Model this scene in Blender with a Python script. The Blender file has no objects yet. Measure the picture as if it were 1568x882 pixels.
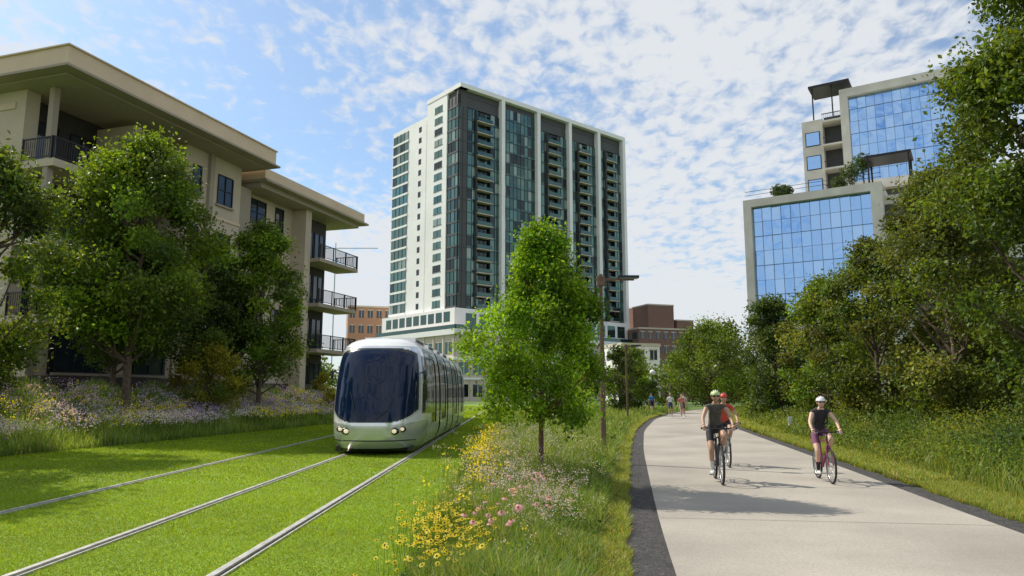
import bpy, math, random
import numpy as np
from mathutils import Vector, Matrix
rng=np.random.default_rng(7); random.seed(7)
scene=bpy.context.scene
scene.view_settings.view_transform='Standard'; scene.view_settings.look='None'; scene.view_settings.exposure=0
R=math.radians
# ---------------- materials ----------------
def nt(name):
    m=bpy.data.materials.new(name); m.use_nodes=True; n=m.node_tree.nodes; return m,n,m.node_tree.links,n['Principled BSDF']
def mat(name,col,rough=.6,metal=0,var=.15,vs=3,bump=0,bs=30,spec=.5,coat=0,var2=0,vs2=60):
    m,n,l,b=nt(name)
    b.inputs['Roughness'].default_value=rough; b.inputs['Metallic'].default_value=metal
    b.inputs['Specular IOR Level'].default_value=spec; b.inputs['Coat Weight'].default_value=coat
    b.inputs['Coat Roughness'].default_value=.05
    tc=n.new('ShaderNodeTexCoord')
    def noise(s,d=5):
        t=n.new('ShaderNodeTexNoise'); t.inputs['Scale'].default_value=s; t.inputs['Detail'].default_value=d
        l.new(tc.outputs['Object'],t.inputs['Vector']); return t
    t=noise(vs); mr=n.new('ShaderNodeMapRange'); l.new(t.outputs['Fac'],mr.inputs['Value'])
    mr.inputs['From Min'].default_value=.3; mr.inputs['From Max'].default_value=.7
    mr.inputs['To Min'].default_value=1-var; mr.inputs['To Max'].default_value=1+var
    out=mr.outputs['Result']
    if var2:
        t2=noise(vs2,3); m2=n.new('ShaderNodeMapRange'); l.new(t2.outputs['Fac'],m2.inputs['Value'])
        m2.inputs['From Min'].default_value=.35; m2.inputs['From Max'].default_value=.65
        m2.inputs['To Min'].default_value=1-var2; m2.inputs['To Max'].default_value=1+var2
        mu=n.new('ShaderNodeMath'); mu.operation='MULTIPLY'; l.new(out,mu.inputs[0]); l.new(m2.outputs['Result'],mu.inputs[1]); out=mu.outputs[0]
    vm=n.new('ShaderNodeVectorMath'); vm.operation='SCALE'; vm.inputs[0].default_value=col[:3]; l.new(out,vm.inputs['Scale'])
    l.new(vm.outputs[0],b.inputs['Base Color'])
    if bump:
        t3=noise(bs,4); bp=n.new('ShaderNodeBump'); bp.inputs['Strength'].default_value=bump; bp.inputs['Distance'].default_value=.02
        l.new(t3.outputs['Fac'],bp.inputs['Height']); l.new(bp.outputs[0],b.inputs['Normal'])
    return m
def vegmat(name,trans=.40):
    m,n,l,b=nt(name); a=n.new('ShaderNodeAttribute'); a.attribute_name='Col'
    b.inputs['Roughness'].default_value=.5; b.inputs['Specular IOR Level'].default_value=.3
    l.new(a.outputs['Color'],b.inputs['Base Color'])
    t=n.new('ShaderNodeBsdfTranslucent'); vm=n.new('ShaderNodeVectorMath'); vm.operation='MULTIPLY'; vm.inputs[1].default_value=(1.7,1.45,.5)
    l.new(a.outputs['Color'],vm.inputs[0]); l.new(vm.outputs[0],t.inputs['Color'])
    mx=n.new('ShaderNodeMixShader'); mx.inputs[0].default_value=trans
    l.new(b.outputs[0],mx.inputs[1]); l.new(t.outputs[0],mx.inputs[2]); l.new(mx.outputs[0],n['Material Output'].inputs['Surface'])
    return m
VEG=vegmat('foliage'); 
BARK=mat('bark',(.12,.085,.06),.9,var=.4,vs=12,bump=.6,bs=40)
CONC=mat('path_concrete',(.345,.312,.265),.85,var=.19,vs=.45,var2=.12,vs2=45,bump=.2,bs=80)
EDGE=mat('gravel_edge',(.06,.056,.055),.95,var=.3,vs=8,var2=.8,vs2=60,bump=1,bs=90)
STEEL=mat('rail_steel',(.62,.60,.56),.4,.5,var=.25,vs=6)
RCONC=mat('rail_bed',(.42,.41,.35),.8,var=.25,vs=9)
GAP=mat('dark_gap',(.02,.02,.018),.9)
BEIGE=mat('beige_fascia',(.66,.51,.35),.8,var=.07,vs=.6)
TAUPE=mat('taupe_stucco',(.54,.45,.33),.85,var=.10,vs=.5,bump=.1,bs=60)
TAUPE2=mat('taupe_dark_stucco',(.36,.30,.23),.85,var=.08,vs=.5)
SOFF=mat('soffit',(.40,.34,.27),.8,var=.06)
DARK=mat('dark_metal',(.018,.018,.02),.45,.3)
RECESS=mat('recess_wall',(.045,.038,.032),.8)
BASE=mat('plum_base',(.075,.055,.06),.8,var=.15,vs=2)
WHITE=mat('white_panel',(.84,.83,.81),.6,var=.05,vs=.15)
GREYP=mat('grey_panel',(.065,.067,.068),.6,var=.1,vs=.3)
STONE=mat('podium_stone',(.58,.51,.41),.8,var=.08,vs=.3)
CONCW=mat('frame_concrete',(.60,.565,.50),.8,var=.14,vs=.5)
def brick(name,c1,c2):
    m,n,l,b=nt(name); tc=n.new('ShaderNodeTexCoord'); br=n.new('ShaderNodeTexBrick'); br.inputs['Scale'].default_value=1
    br.inputs['Color1'].default_value=(*c1,1); br.inputs['Color2'].default_value=(*c2,1); br.inputs['Mortar'].default_value=(.3,.26,.22,1)
    br.inputs['Brick Width'].default_value=.6; br.inputs['Row Height'].default_value=.25; br.inputs['Mortar Size'].default_value=.02
    mp=n.new('ShaderNodeMapping'); mp.inputs['Rotation'].default_value=(R(90),0,0)
    l.new(tc.outputs['Object'],mp.inputs[0]); l.new(mp.outputs[0],br.inputs['Vector']); l.new(br.outputs[0],b.inputs['Base Color']); b.inputs['Roughness'].default_value=.9
    return m
BRICKO=brick('orange_brick',(.50,.25,.14),(.44,.21,.12)); BRICKR=brick('red_brick',(.22,.10,.07),(.17,.08,.055))
def glass(name,col,metal=0,rough=.04,spec=.9,wav=.04,ws=.6):
    m,n,l,b=nt(name); b.inputs['Base Color'].default_value=(*col,1); b.inputs['Metallic'].default_value=metal
    b.inputs['Roughness'].default_value=rough; b.inputs['Specular IOR Level'].default_value=spec
    tc=n.new('ShaderNodeTexCoord'); t=n.new('ShaderNodeTexNoise'); t.inputs['Scale'].default_value=ws; t.inputs['Detail'].default_value=1
    l.new(tc.outputs['Object'],t.inputs['Vector']); bp=n.new('ShaderNodeBump'); bp.inputs['Strength'].default_value=wav; bp.inputs['Distance'].default_value=.3
    l.new(t.outputs['Fac'],bp.inputs['Height']); l.new(bp.outputs[0],b.inputs['Normal']); return m
GT=[glass('tower_glass_green',(.11,.20,.17),.75),glass('tower_glass_teal',(.06,.12,.11),.75),glass('tower_glass_dark',(.02,.035,.035),.6),glass('tower_glass_blind',(.26,.33,.28),.35,.15)]
GR=[glass('office_glass_blue',(.33,.54,.85),.95,.02,wav=.12,ws=.35),glass('office_glass_deep',(.30,.51,.83),.95,.02,wav=.12,ws=.35),glass('office_glass_pale',(.38,.58,.86),.93,.03,wav=.12,ws=.35)]
GW=glass('window_glass',(.03,.045,.06),.3,.05)
# ---------------- mesh building ----------------
class Grp:
    def __init__(s,name,loc=(0,0,0),rotz=0,scale=1):
        s.name=name; s.loc=np.array(loc,float); s.rotz=rotz; s.scale=scale; s.parts={}
    def add(s,part,m,V,F,C=None,smooth=False):
        k=(part,m.name); p=s.parts.setdefault(k,dict(m=m,V=[],L=[],K=[],n=0,C=[],smooth=smooth))
        V=np.asarray(V,float).reshape(-1,3); 
        fl=[F] if isinstance(F,np.ndarray) else [np.array([f]) for f in F]
        for f in fl:
            p['L'].append((f+p['n']).ravel()); p['K'].append(np.full(len(f),f.shape[1]))
        p['V'].append(V); p['n']+=len(V)
        if C is None: C=np.tile([.5,.5,.5],(len(V),1))
        p['C'].append(np.asarray(C,float)[:, :3])
    def done(s,local=False):
        e=bpy.data.objects.new(s.name,None); scene.collection.objects.link(e); e.empty_display_size=.2
        e.location=s.loc; e.rotation_euler=(0,0,s.rotz); e.scale=(s.scale,)*3
        for (pn,_),p in s.parts.items():
            V=np.concatenate(p['V']); 
            if not local: V=V-s.loc
            o=mkmesh(pn,V,np.concatenate(p['L']),np.concatenate(p['K']),np.concatenate(p['C']),p['m'],p['smooth']); o.parent=e
        return e
def mkmesh(name,V,L,K,C,m,smooth=False):
    me=bpy.data.meshes.new(name); me.vertices.add(len(V)); me.vertices.foreach_set('co',V.astype(np.float32).ravel())
    me.loops.add(len(L)); me.loops.foreach_set('vertex_index',L.astype(np.int32))
    me.polygons.add(len(K)); st=np.concatenate([[0],np.cumsum(K)[:-1]]); me.polygons.foreach_set('loop_start',st.astype(np.int32)); 
    me.polygons.foreach_set('loop_total',K.astype(np.int32))
    me.update(calc_edges=True)
    me.polygons.foreach_set('use_smooth',np.full(len(K),bool(smooth)))
    if C is not None and m.name=='foliage':
        a=me.color_attributes.new('Col','FLOAT_COLOR','POINT'); a.data.foreach_set('color',np.c_[C,np.ones(len(C))].astype(np.float32).ravel())
    me.materials.append(m); me.update(); me.validate()
    o=bpy.data.objects.new(name,me); scene.collection.objects.link(o); return o
def single(name,m,V,F,C=None,smooth=False):
    K=np.full(len(F),F.shape[1]); return mkmesh(name,np.asarray(V,float),F.ravel(),K,np.full((len(V),3),.5) if C is None else C,m,smooth)
BF=np.array([[0,3,2,1],[4,5,6,7],[0,1,5,4],[1,2,6,5],[2,3,7,6],[3,0,4,7]])
def fbox(O,e,n,s0,s1,d0,d1,z0,z1):
    O=np.array(O,float);e=np.array(e,float);n=np.array(n,float); V=[]
    for z in(z0,z1):
        for s,d in((s0,d0),(s1,d0),(s1,d1),(s0,d1)):
            p=O[:2]+e*s+n*d; V.append((p[0],p[1],z))
    return np.array(V)
class Fr:
    def __init__(s,g,O,e,n): s.g=g;s.O=O;s.e=np.array(e,float);s.n=np.array(n,float)
    def box(s,part,m,s0,s1,d0,d1,z0,z1): s.g.add(part,m,fbox(s.O,s.e,s.n,s0,s1,d0,d1,z0,z1),BF)
    def pane(s,part,m,s0,s1,d,z0,z1,tilt=0):
        a=rng.normal(0,tilt) if tilt else 0; b=rng.normal(0,tilt) if tilt else 0
        V=[]
        for (ss,z,sa,sb) in((s0,z0,-1,-1),(s1,z0,1,-1),(s1,z1,1,1),(s0,z1,-1,1)):
            dd=d+a*sa+b*sb; p=np.array(s.O[:2])+s.e*ss+s.n*dd; V.append((p[0],p[1],z))
        s.g.add(part,m,V,np.array([[0,1,2,3]]))
def tube(pts,rad,n=8):
    pts=np.array(pts,float); k=len(pts); rad=np.broadcast_to(np.array(rad,float),(k,)); V=[];F=[]
    T=np.gradient(pts,axis=0); T/=np.linalg.norm(T,axis=1)[:,None]+1e-9
    up=np.array([0,0,1.]) if abs(T[0,2])<.9 else np.array([1.,0,0]); a=np.cross(T[0],up); a/=np.linalg.norm(a)
    th=np.linspace(0,2*np.pi,n,endpoint=False)
    for i in range(k):
        a=a-T[i]*a.dot(T[i]); a/=np.linalg.norm(a)+1e-9; b=np.cross(T[i],a)
        V.append(pts[i]+rad[i]*(np.cos(th)[:,None]*a+np.sin(th)[:,None]*b))
    V=np.concatenate(V); j=np.arange(n); 
    for i in range(k-1): F.append(np.c_[i*n+j,i*n+(j+1)%n,(i+1)*n+(j+1)%n,(i+1)*n+j])
    return V,np.concatenate(F)
def addtube(g,part,m,pts,rad,n=8,caps=False): 
    V,F=tube(pts,rad,n); g.add(part,m,V,F,smooth=True)
    if caps:
        g.add(part,m,V[:n],[list(range(n))],smooth=True); g.add(part,m,V[-n:],[list(range(n))],smooth=True)
def ell(c,r,nu=12,nv=8,z0=-1,z1=1):
    th=np.linspace(0,2*np.pi,nu,endpoint=False); ph=np.linspace(math.asin(z0),math.asin(z1),nv+1)
    V=[];F=[]
    for p in ph: V.append(np.c_[np.cos(th)*math.cos(p),np.sin(th)*math.cos(p),np.full(nu,math.sin(p))])
    V=np.concatenate(V)*np.array(r)+np.array(c); j=np.arange(nu)
    for i in range(nv): F.append(np.c_[i*nu+j,i*nu+(j+1)%nu,(i+1)*nu+(j+1)%nu,(i+1)*nu+j])
    return V,np.concatenate(F)
def torus(c,Rr,r,axis='x',n=40,k=8):
    a=np.linspace(0,2*np.pi,n,endpoint=False); b=np.linspace(0,2*np.pi,k,endpoint=False); A,B=np.meshgrid(a,b,indexing='ij')
    u=(Rr+r*np.cos(B))*np.cos(A); v=(Rr+r*np.cos(B))*np.sin(A); w=r*np.sin(B)
    V=np.stack([w,u,v],-1).reshape(-1,3)+np.array(c); i,j=np.meshgrid(np.arange(n),np.arange(k),indexing='ij')
    F=np.stack([i*k+j,((i+1)%n)*k+j,((i+1)%n)*k+(j+1)%k,i*k+(j+1)%k],-1).reshape(-1,4); return V,F
# ---------------- terrain ----------------
def sst(a,b,x): t=np.clip((x-a)/(b-a),0,1); return t*t*(3-2*t)
def medge(y): return np.minimum(-17.2+.1667*np.asarray(y,float),-9.6)
def H(x,y):
    x=np.asarray(x,float); y=np.asarray(y,float)
    return 1.5*sst(.3,6,medge(y)-x)*sst(-30,0,y)
PL=np.array([(-8,-.2),(0,.65),(7.1,1.52),(12.4,2.36),(22.2,3.97),(33.8,6.1),(49.2,9.65),(66,14.8),(80,20.5),(95,28.5),(110,40)])
PR=np.array([(-8,4.4),(0,5.1),(9,6.15),(12.7,6.87),(19.5,8.09),(37,11.2),(52,14.6),(68.5,19.3),(82,24.8),(97,33.0),(112,44)])
def sm(tab,y):
    y=np.asarray(y,float); f=lambda q:np.interp(q,tab[:,0],tab[:,1]); return (f(y-3)+f(y-1.5)+f(y)*2+f(y+1.5)+f(y+3))/6
pl=lambda y:sm(PL,y); pr=lambda y:sm(PR,y)
xs=np.r_[-2500,-1200,-600,-300,-150,-90,-60,np.arange(-45,30,1.),45,70,120,250,600,1200,2500]
ys=np.r_[-300,-100,-40,np.arange(-10,80,2.),90,110,150,200,300,600,1200,3000]
X,Y=np.meshgrid(xs,ys,indexing='ij'); Z=H(X,Y); V=np.stack([X,Y,Z],-1).reshape(-1,3)
ny=len(ys); i,j=np.meshgrid(np.arange(len(xs)-1),np.arange(ny-1),indexing='ij')
F=np.stack([i*ny+j,(i+1)*ny+j,(i+1)*ny+j+1,i*ny+j+1],-1).reshape(-1,4)
GRD=mat('ground_grass',(.09,.15,.025),.95,var=.35,vs=.4,var2=.45,vs2=14,bump=.5,bs=25)
single('ground',GRD,V,F,smooth=True)
def ribbon(name,m,fa,fb,y0,y1,z,st=1.):
    y=np.arange(y0,y1,st); n=len(y); V=np.r_[np.c_[fa(y),y,np.full(n,z)],np.c_[fb(y),y,np.full(n,z)]]; j=np.arange(n-1)
    return single(name,m,V,np.c_[j,j+1,n+j+1,n+j][:, ::-1])
LAWNM=mat('lawn_soil_green',(.16,.26,.012),.95,var=.25,vs=.5,var2=.4,vs2=25,bump=.5,bs=40)
ribbon('lawn',LAWNM,lambda y:medge(y)+.1,lambda y:np.full(len(y),-.85),-6,120,.004)
ribbon('path_edging',EDGE,lambda y:pl(y)-.45,lambda y:pl(y)+.03,-6,110,.010)
ribbon('path_edging',EDGE,lambda y:pr(y)-.03,lambda y:pr(y)+.42,-6,110,.010)
ribbon('path',CONC,pl,pr,-6,110,.016)
g=Grp('path_joints')
JT=mat('joint_dark_strip',(.13,.12,.10),.9)  # plain dark colour for the thin joint strips across the concrete
for yy in np.arange(3,60,3.6):
    g.add('joint',JT,[(pl(yy)+.02,yy,.0205),(pr(yy)-.02,yy-.6,.0205),(pr(yy)-.02,yy-.588,.0205),(pl(yy)+.02,yy+.012,.0205)],np.array([[0,1,2,3]]))
g.done()
RX=[-2.78,-4.68,-7.3]
for x in RX:
    g=Grp('tram_rail',(x,0,0)); f=Fr(g,(x,0),(0,1),(1,0))
    f.box('bed',RCONC,-6,120,-.07,-.032,0,.026); f.box('bed',RCONC,-6,120,.068,.09,0,.026)
    f.box('groove',GAP,-6,120,.028,.068,0,.014); f.box('head',STEEL,-6,120,-.029,.025,0,.038); g.done()
# ---------------- vegetation ----------------
def jit(col,n,v=.25):
    c=np.array(col)[None]*(1+rng.normal(0,v,(n,1)))*(1+rng.normal(0,v*.3,(n,3))); return np.clip(c,.004,.9)
def pick(cols,n):
    return np.array(cols)[rng.integers(0,len(cols),n)]
def blades(P,h,w,lean,C,seg=2):
    n=len(P); a=rng.uniform(0,2*np.pi,n); d=np.c_[np.cos(a),np.sin(a),np.zeros(n)]; b=rng.uniform(0,2*np.pi,n); s=np.c_[np.cos(b),np.sin(b),np.zeros(n)]*(w/2)[:,None]
    up=np.array([0,0,1.]); ln=d*(lean*h)[:,None]
    if seg==1:
        V=np.stack([P-s,P+s,P+ln+up*h[:,None]],1); F=np.arange(3*n).reshape(n,3); return V.reshape(-1,3),F,np.repeat(C,3,0)
    M=P+ln*.3+up*(h*.55)[:,None]; T=P+ln+up*(h*(1-.25*lean))[:,None]
    V=np.stack([P-s,P+s,M+s*.8,M-s*.8,T+s*.12,T-s*.12],1).reshape(-1,3); k=np.arange(n)*6
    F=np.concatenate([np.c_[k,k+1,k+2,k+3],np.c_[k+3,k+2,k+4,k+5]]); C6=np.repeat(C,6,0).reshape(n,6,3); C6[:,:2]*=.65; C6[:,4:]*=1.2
    return V,F,C6.reshape(-1,3)
def leaves(P,size,C,up=.35,asp=.6):
    n=len(P); nn=rng.normal(0,1,(n,3)); nn/=np.linalg.norm(nn,axis=1)[:,None]; nn[:,2]+=up; nn/=np.linalg.norm(nn,axis=1)[:,None]
    r=rng.normal(0,1,(n,3)); a=np.cross(nn,r); a/=np.linalg.norm(a,axis=1)[:,None]; b=np.cross(nn,a)
    l=(size*rng.uniform(.6,1.3,n))[:,None]; 
    V=np.stack([P-a*l*.5,P+b*l*asp*.5+nn*l*.1,P+a*l*.5,P-b*l*asp*.5+nn*l*.1],1).reshape(-1,3)
    return V,np.arange(4*n).reshape(n,4),np.repeat(C,4,0)
def env(t,kind):
    if kind=='cone': return np.where(t<.3,.6+.4*(t/.3)**.6,np.clip((1-t)/.70,0,1)**.58)
    if kind=='col': return np.where(t<.4,.25+.75*(t/.4)**.5,np.clip((1-t)/.6,0,1)**.5)
    return np.clip(np.sin(np.pi*np.clip(t,0,1)**.85),0,1)**.62
def tree(name,x,y,h,Rr,base,nc,nl,leaf,cols,kind='round',tr=.14,cr=.23,z0=None,bark=BARK,var=.22,squash=.75,lb=.75):
    z0=float(H(x,y)) if z0 is None else z0
    g=Grp(name,(x,y,z0)); hc=h-base
    t=rng.uniform(.02,1,nc)**.9; a=rng.uniform(0,2*np.pi,nc); lob=1+.16*np.sin(a*3+rng.uniform(0,6))+.1*np.sin(a*5+t*7)
    rho=env(t,kind)*Rr*np.sqrt(rng.uniform(.12,1,nc))*lob*(1-cr*.6)
    Cc=np.c_[rho*np.cos(a),rho*np.sin(a),base+t*hc*(1-cr*.25)]
    tp=[(0,0,-.15)]; k=7; wob=rng.normal(0,.03*Rr,(k,2)); top=h*.86 if kind!='round' else base+hc*.55
    for i in range(1,k+1): q=i/k; tp.append((wob[i-1,0]*q,wob[i-1,1]*q,top*q))
    tp=np.array(tp); addtube(g,'trunk',bark,tp,np.linspace(1,.22,k+1)**.9*tr*np.r_[1.35,np.ones(k)],10)
    for c in Cc[rng.permutation(nc)[:min(nc,46)]]:
        zb=max(base*lb,c[2]-.55*np.hypot(c[0],c[1])-.25*hc*rng.random()); zb=min(zb,top*.95); q=zb/top
        p0=np.array([np.interp(zb,tp[:,2],tp[:,0]),np.interp(zb,tp[:,2],tp[:,1]),zb]); mid=(p0+c)/2+np.array([0,0,-.06*Rr])+rng.normal(0,.04*Rr,3)
        addtube(g,'limbs',bark,[p0,mid*.6+p0*.4,mid,c],tr*np.array([.38,.3,.2,.07]),6)
    per=rng.multinomial(nl,(lambda w:w/w.sum())(rng.uniform(.5,1.5,nc)))
    idx=np.repeat(np.arange(nc),per); n=len(idx); d=rng.normal(0,1,(n,3)); d/=np.linalg.norm(d,axis=1)[:,None]
    rr=cr*Rr*rng.uniform(.65,1.45,nc)[idx]*rng.uniform(.15,1,n)**.5*(1+.35*rng.normal(0,1,n).clip(-1,1.6))
    P=Cc[idx]+d*rr[:,None]*np.array([1,1,squash])
    kp=P[:,2]>base*.55; P=P[kp]; idx=idx[kp]; n=len(P)
    ct=pick(cols,nc)*(rng.normal(1,var,(nc,1)).clip(.5,1.6)); C=np.clip(ct[idx]*(1+rng.normal(0,.2,(n,1)))*(1+rng.normal(0,.06,(n,3))),.004,.8)
    V,F,CC=leaves(P,np.full(n,leaf),C); g.add('crown',VEG,V,F,CC)
    return g.done(local=True)
GB=[(.15,.24,.018),(.12,.205,.02),(.18,.27,.022)]
GM=[(.10,.155,.02),(.085,.14,.02),(.13,.185,.025)]
GD=[(.045,.083,.018),(.055,.095,.02),(.07,.11,.022)]
GO=[(.125,.15,.03),(.10,.13,.028),(.15,.17,.035)]
GY=[(.28,.27,.03),(.22,.23,.028)]
tree('young_tree',.54,13.25,4.85,1.42,1.2,155,44000,.076,[(.16,.285,.013),(.11,.22,.013),(.20,.33,.018)],'cone',.052,.19,bark=mat('young_bark',(.14,.065,.055),.9,var=.3,vs=20,bump=.5),squash=.95,var=.3,lb=1.1)
tree('street_tree',-14.9,28,11.6,3.6,3.2,140,46000,.17,GM+GB,'round',.17,.21,var=.3)
tree('street_tree',-12.9,37,10.4,2.7,1.8,100,30000,.17,GB+GM,'col',.13,.22,var=.3)
tree('street_tree',-16.0,21.4,8.9,2.6,2.0,80,26000,.15,GM+GD[2:],'round',.15,.25)
tree('street_tree',-15.6,15.6,9.8,3.1,3.0,90,24000,.18,GM,'round',.17,.25)
tree('street_tree',-16.8,30.5,8.6,3.0,1.6,80,22000,.17,GD+GM[:1],'round',.13,.25)
tree('street_tree',-15.2,36,8.8,2.7,1.6,80,22000,.17,GD+GM[:1],'round',.13,.25)
tree('ornamental_shrub',-14.0,33.5,4.2,1.85,.2,45,12000,.13,GY+GM[:1],'round',.05,.28)
tree('ornamental_shrub',-11.9,46,2.6,1.0,.1,22,4000,.12,GY,'round',.04,.3)
tree('ornamental_shrub',-18.3,24.5,3.2,1.7,.1,40,9000,.12,GM,'round',.05,.28)
OAK=[tuple(np.array(c)*.85) for c in GM]+GD[2:]
tree('tall_oak_tree',14.5,17.8,14.5,3.75,1.2,220,76000,.15,OAK+GM,'col',.25,.18,var=.28)
tree('oak_tree',15.6,25.5,10.2,3.0,1.0,120,36000,.15,GO+GM[:1],'round',.18,.21,var=.28)
tree('oak_tree',15.4,30.5,8.4,2.6,.6,90,26000,.16,GO+GM,'round',.16,.23,var=.28)
tree('oak_tree',19.5,31,9.8,3.2,.8,80,20000,.17,GD+GO,'round',.18,.24)
tree('oak_tree',20.5,24,9.0,3.2,.8,80,20000,.17,GD+GM,'round',.18,.24)
tree('oak_tree',16.2,37,7.9,2.6,.5,80,18000,.17,GB+GO,'round',.16,.24)
tree('oak_tree',15.9,43.5,8.3,2.2,.3,70,17000,.17,GD+GM[:1],'col',.14,.26)
tree('oak_tree',19.8,46,8.5,3.4,.5,70,14000,.2,GM,'round',.18,.26)
tree('maple_tree',20.6,76,9.4,4.4,.8,70,14000,.26,GM+GB[:1],'round',.2,.26)
tree('maple_tree',21.9,60,8.0,2.6,.4,40,8000,.22,GM,'round',.2,.28)
tree('maple_tree',26,88,10.5,5,.8,60,9000,.34,GM,'round',.2,.28)
tree('maple_tree',11.0,66,6.4,2.0,.5,40,6000,.22,GM+GD,'col',.14,.28)
tree('maple_tree',8.6,58,5.8,1.5,.5,40,6000,.18,GD+GM,'col',.12,.28)
tree('maple_tree',14.6,92,8.0,3.4,.5,50,7000,.3,GB,'round',.14,.28)
tree('maple_tree',6.6,72,6.2,2.6,.5,50,7000,.24,GM,'round',.14,.28)
P=[];C=[]
for k in range(170):
    a=rng.uniform(-1.0,1.0); dd=rng.uniform(95,170); cx,cy=dd*math.sin(a)*1.1,dd*math.cos(a)
    if -26<cx<10 and cy<150: continue
    if abs(cx)<40 and cy>125: continue
    r=rng.uniform(2.5,4.5); hh=rng.uniform(3,5.5); n=900; d=rng.normal(0,1,(n,3)); d/=np.linalg.norm(d,axis=1)[:,None]
    P.append(np.array([cx,cy,hh*.8])+d*rng.uniform(.5,1.1,(n,1))*np.array([r,r,hh])); C.append(jit(GM[k%3],n,.3))
P=np.concatenate(P);C=np.concatenate(C);kk=P[:,2]>0;P=P[kk];C=C[kk];V,F,CC=leaves(P,np.full(len(P),.6),C); single('distant_trees',VEG,V,F,CC)
# lawn grass
def scat(n,fa,fb,y0,y1,pw=1.):
    y=y0+(y1-y0)*rng.random(n)**pw; x=fa(y)+(fb(y)-fa(y))*rng.random(n); return x,y
Vs=[];Fs=[];Cs=[];o=0
for (y0,y1,n,w,hh) in((4.5,9,150000,.007,.032),(9,14,130000,.010,.034),(14,24,110000,.018,.04),(24,48,70000,.04,.05),(48,100,30000,.1,.07)):
    x,y=scat(n,lambda y:np.maximum(medge(y),-1.05*y),lambda y:np.full(len(y),-.8),y0,y1)
    ok=np.ones(n,bool)
    for r in RX: ok&=np.abs(x-r-.008)>.08
    x=x[ok];y=y[ok];n=len(x)
    pat=.5+.2*np.sin(x*2.1+np.sin(y*1.3)*1.5)*np.sin(y*1.7+x)+.2*np.sin(x*.6+1)*np.sin(y*.45+x*.3)+.12*np.sin(x*7+y*2)*np.sin(y*5-x*3)
    C=jit((.27,.405,.009),n,.2)*(0.68+.55*pat)[:,None]; yel=rng.random(n)<.08; C[yel]=jit((.42,.42,.06),yel.sum())
    V,F,CC=blades(np.c_[x,y,np.zeros(n)],hh*rng.uniform(.5,1.25,n)*(.8+.4*pat),np.full(n,w),rng.uniform(.2,1.5,n),C,1)
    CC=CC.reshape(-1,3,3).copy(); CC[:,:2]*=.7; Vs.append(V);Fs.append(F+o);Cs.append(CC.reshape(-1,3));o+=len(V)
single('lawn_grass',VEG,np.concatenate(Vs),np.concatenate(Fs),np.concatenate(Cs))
def flowers(g,part,P,rad,pc,cc,k=9,droop=.0,up=1.):
    n=len(P); V=[];C=[]; 
    nn=rng.normal(0,.35,(n,3)); nn[:,2]=up; nn[:,1]-=.35; nn/=np.linalg.norm(nn,axis=1)[:,None]
    a=np.cross(nn,np.array([.3,1,.1])); a/=np.linalg.norm(a,axis=1)[:,None]; b=np.cross(nn,a); r=rad*rng.uniform(.7,1.2,n)
    for i in range(k):
        t=2*np.pi*i/k; 
        def pt(tt,rr,dz): return P+((np.cos(tt)*a+np.sin(tt)*b)*rr+nn*dz)*r[:,None]
        V.append(np.stack([pt(t,.2,0),pt(t-.26,.72,-droop*.5),pt(t,1,-droop),pt(t+.26,.72,-droop*.5)],1).reshape(-1,3)); C.append(np.repeat(jit(pc,n,.12),4,0))
    V=np.concatenate(V); F=np.arange(len(V)).reshape(-1,4); g.add(part,VEG,V,F,np.concatenate(C))
    ring=[P+((np.cos(t)*a+np.sin(t)*b)*.3)*r[:,None]+nn*.03*r[:,None] for t in np.arange(6)*np.pi/3]; tip=P+nn*.32*r[:,None]
    V=np.stack(ring+[tip],1).reshape(-1,3); kk=np.arange(n)*7
    F=np.concatenate([np.c_[kk+i,kk+(i+1)%6,kk+6] for i in range(6)]); g.add(part,VEG,V,F,np.tile(cc,(len(V),1)))
def dots(P,s,C): return leaves(P,np.full(len(P),s),C,.6,.9)
def stems(g,P,col=(.10,.18,.04),w=.006):
    root=P.copy(); root[:,:2]+=rng.normal(0,.05,(len(P),2)); root[:,2]=H(root[:,0],root[:,1]); n=len(P); s=np.zeros((n,3)); s[:,0]=w/2
    V=np.stack([root-s,root+s,P+s*.6,P-s*.6],1).reshape(-1,3); g.add('stems',VEG,V,np.arange(4*n).reshape(n,4),np.tile(col,(4*n,1)))
g=Grp('wildflower_meadow')
mr=lambda y:pl(y)-.75
MC=[(.15,.24,.04),(.11,.19,.03),(.20,.26,.08),(.15,.28,.03),(.31,.31,.14)]
for (y0,y1,n,w,h0,h1) in((5,9,21000,.008,.18,.5),(9,14,24000,.010,.28,.7),(14,24,22000,.016,.4,1.05),(24,48,14000,.035,.5,1.0),(48,80,5000,.07,.5,1.)):
    x,y=scat(n,lambda y:np.full(len(y),-1.0),mr,y0,y1); u=(x+1.0)/(mr(y)+1.0); hs=rng.uniform(h0,h1,n)*np.sin(np.pi*np.clip(u*.72+.14,0,1))**.5*(.75+.35*np.sin(x*3+y*1.7)*np.sin(y*.9))
    C=pick(MC,n)*rng.normal(1,.2,(n,1)).clip(.5,1.5)
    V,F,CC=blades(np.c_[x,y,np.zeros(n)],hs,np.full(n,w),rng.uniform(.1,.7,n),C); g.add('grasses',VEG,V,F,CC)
for (y0,y1,n,s) in((5,9,15000,.045),(9,16,17000,.06),(16,40,12000,.11)):
    x,y=scat(n,lambda y:np.full(len(y),-.95),mr,y0,y1); cl_=(.6+.5*np.sin(x*4+y*2)*np.sin(y*3-x)); z=rng.uniform(.02,1,n)**1.3*np.interp(y,[5,12,20,40],[.28,.45,.72,.75])*cl_.clip(.3,1.1)
    V,F,CC=leaves(np.c_[x,y,z],np.full(n,s),jit((.09,.165,.026),n,.35),.5,.4); g.add('forbs',VEG,V,F,CC)
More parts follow.
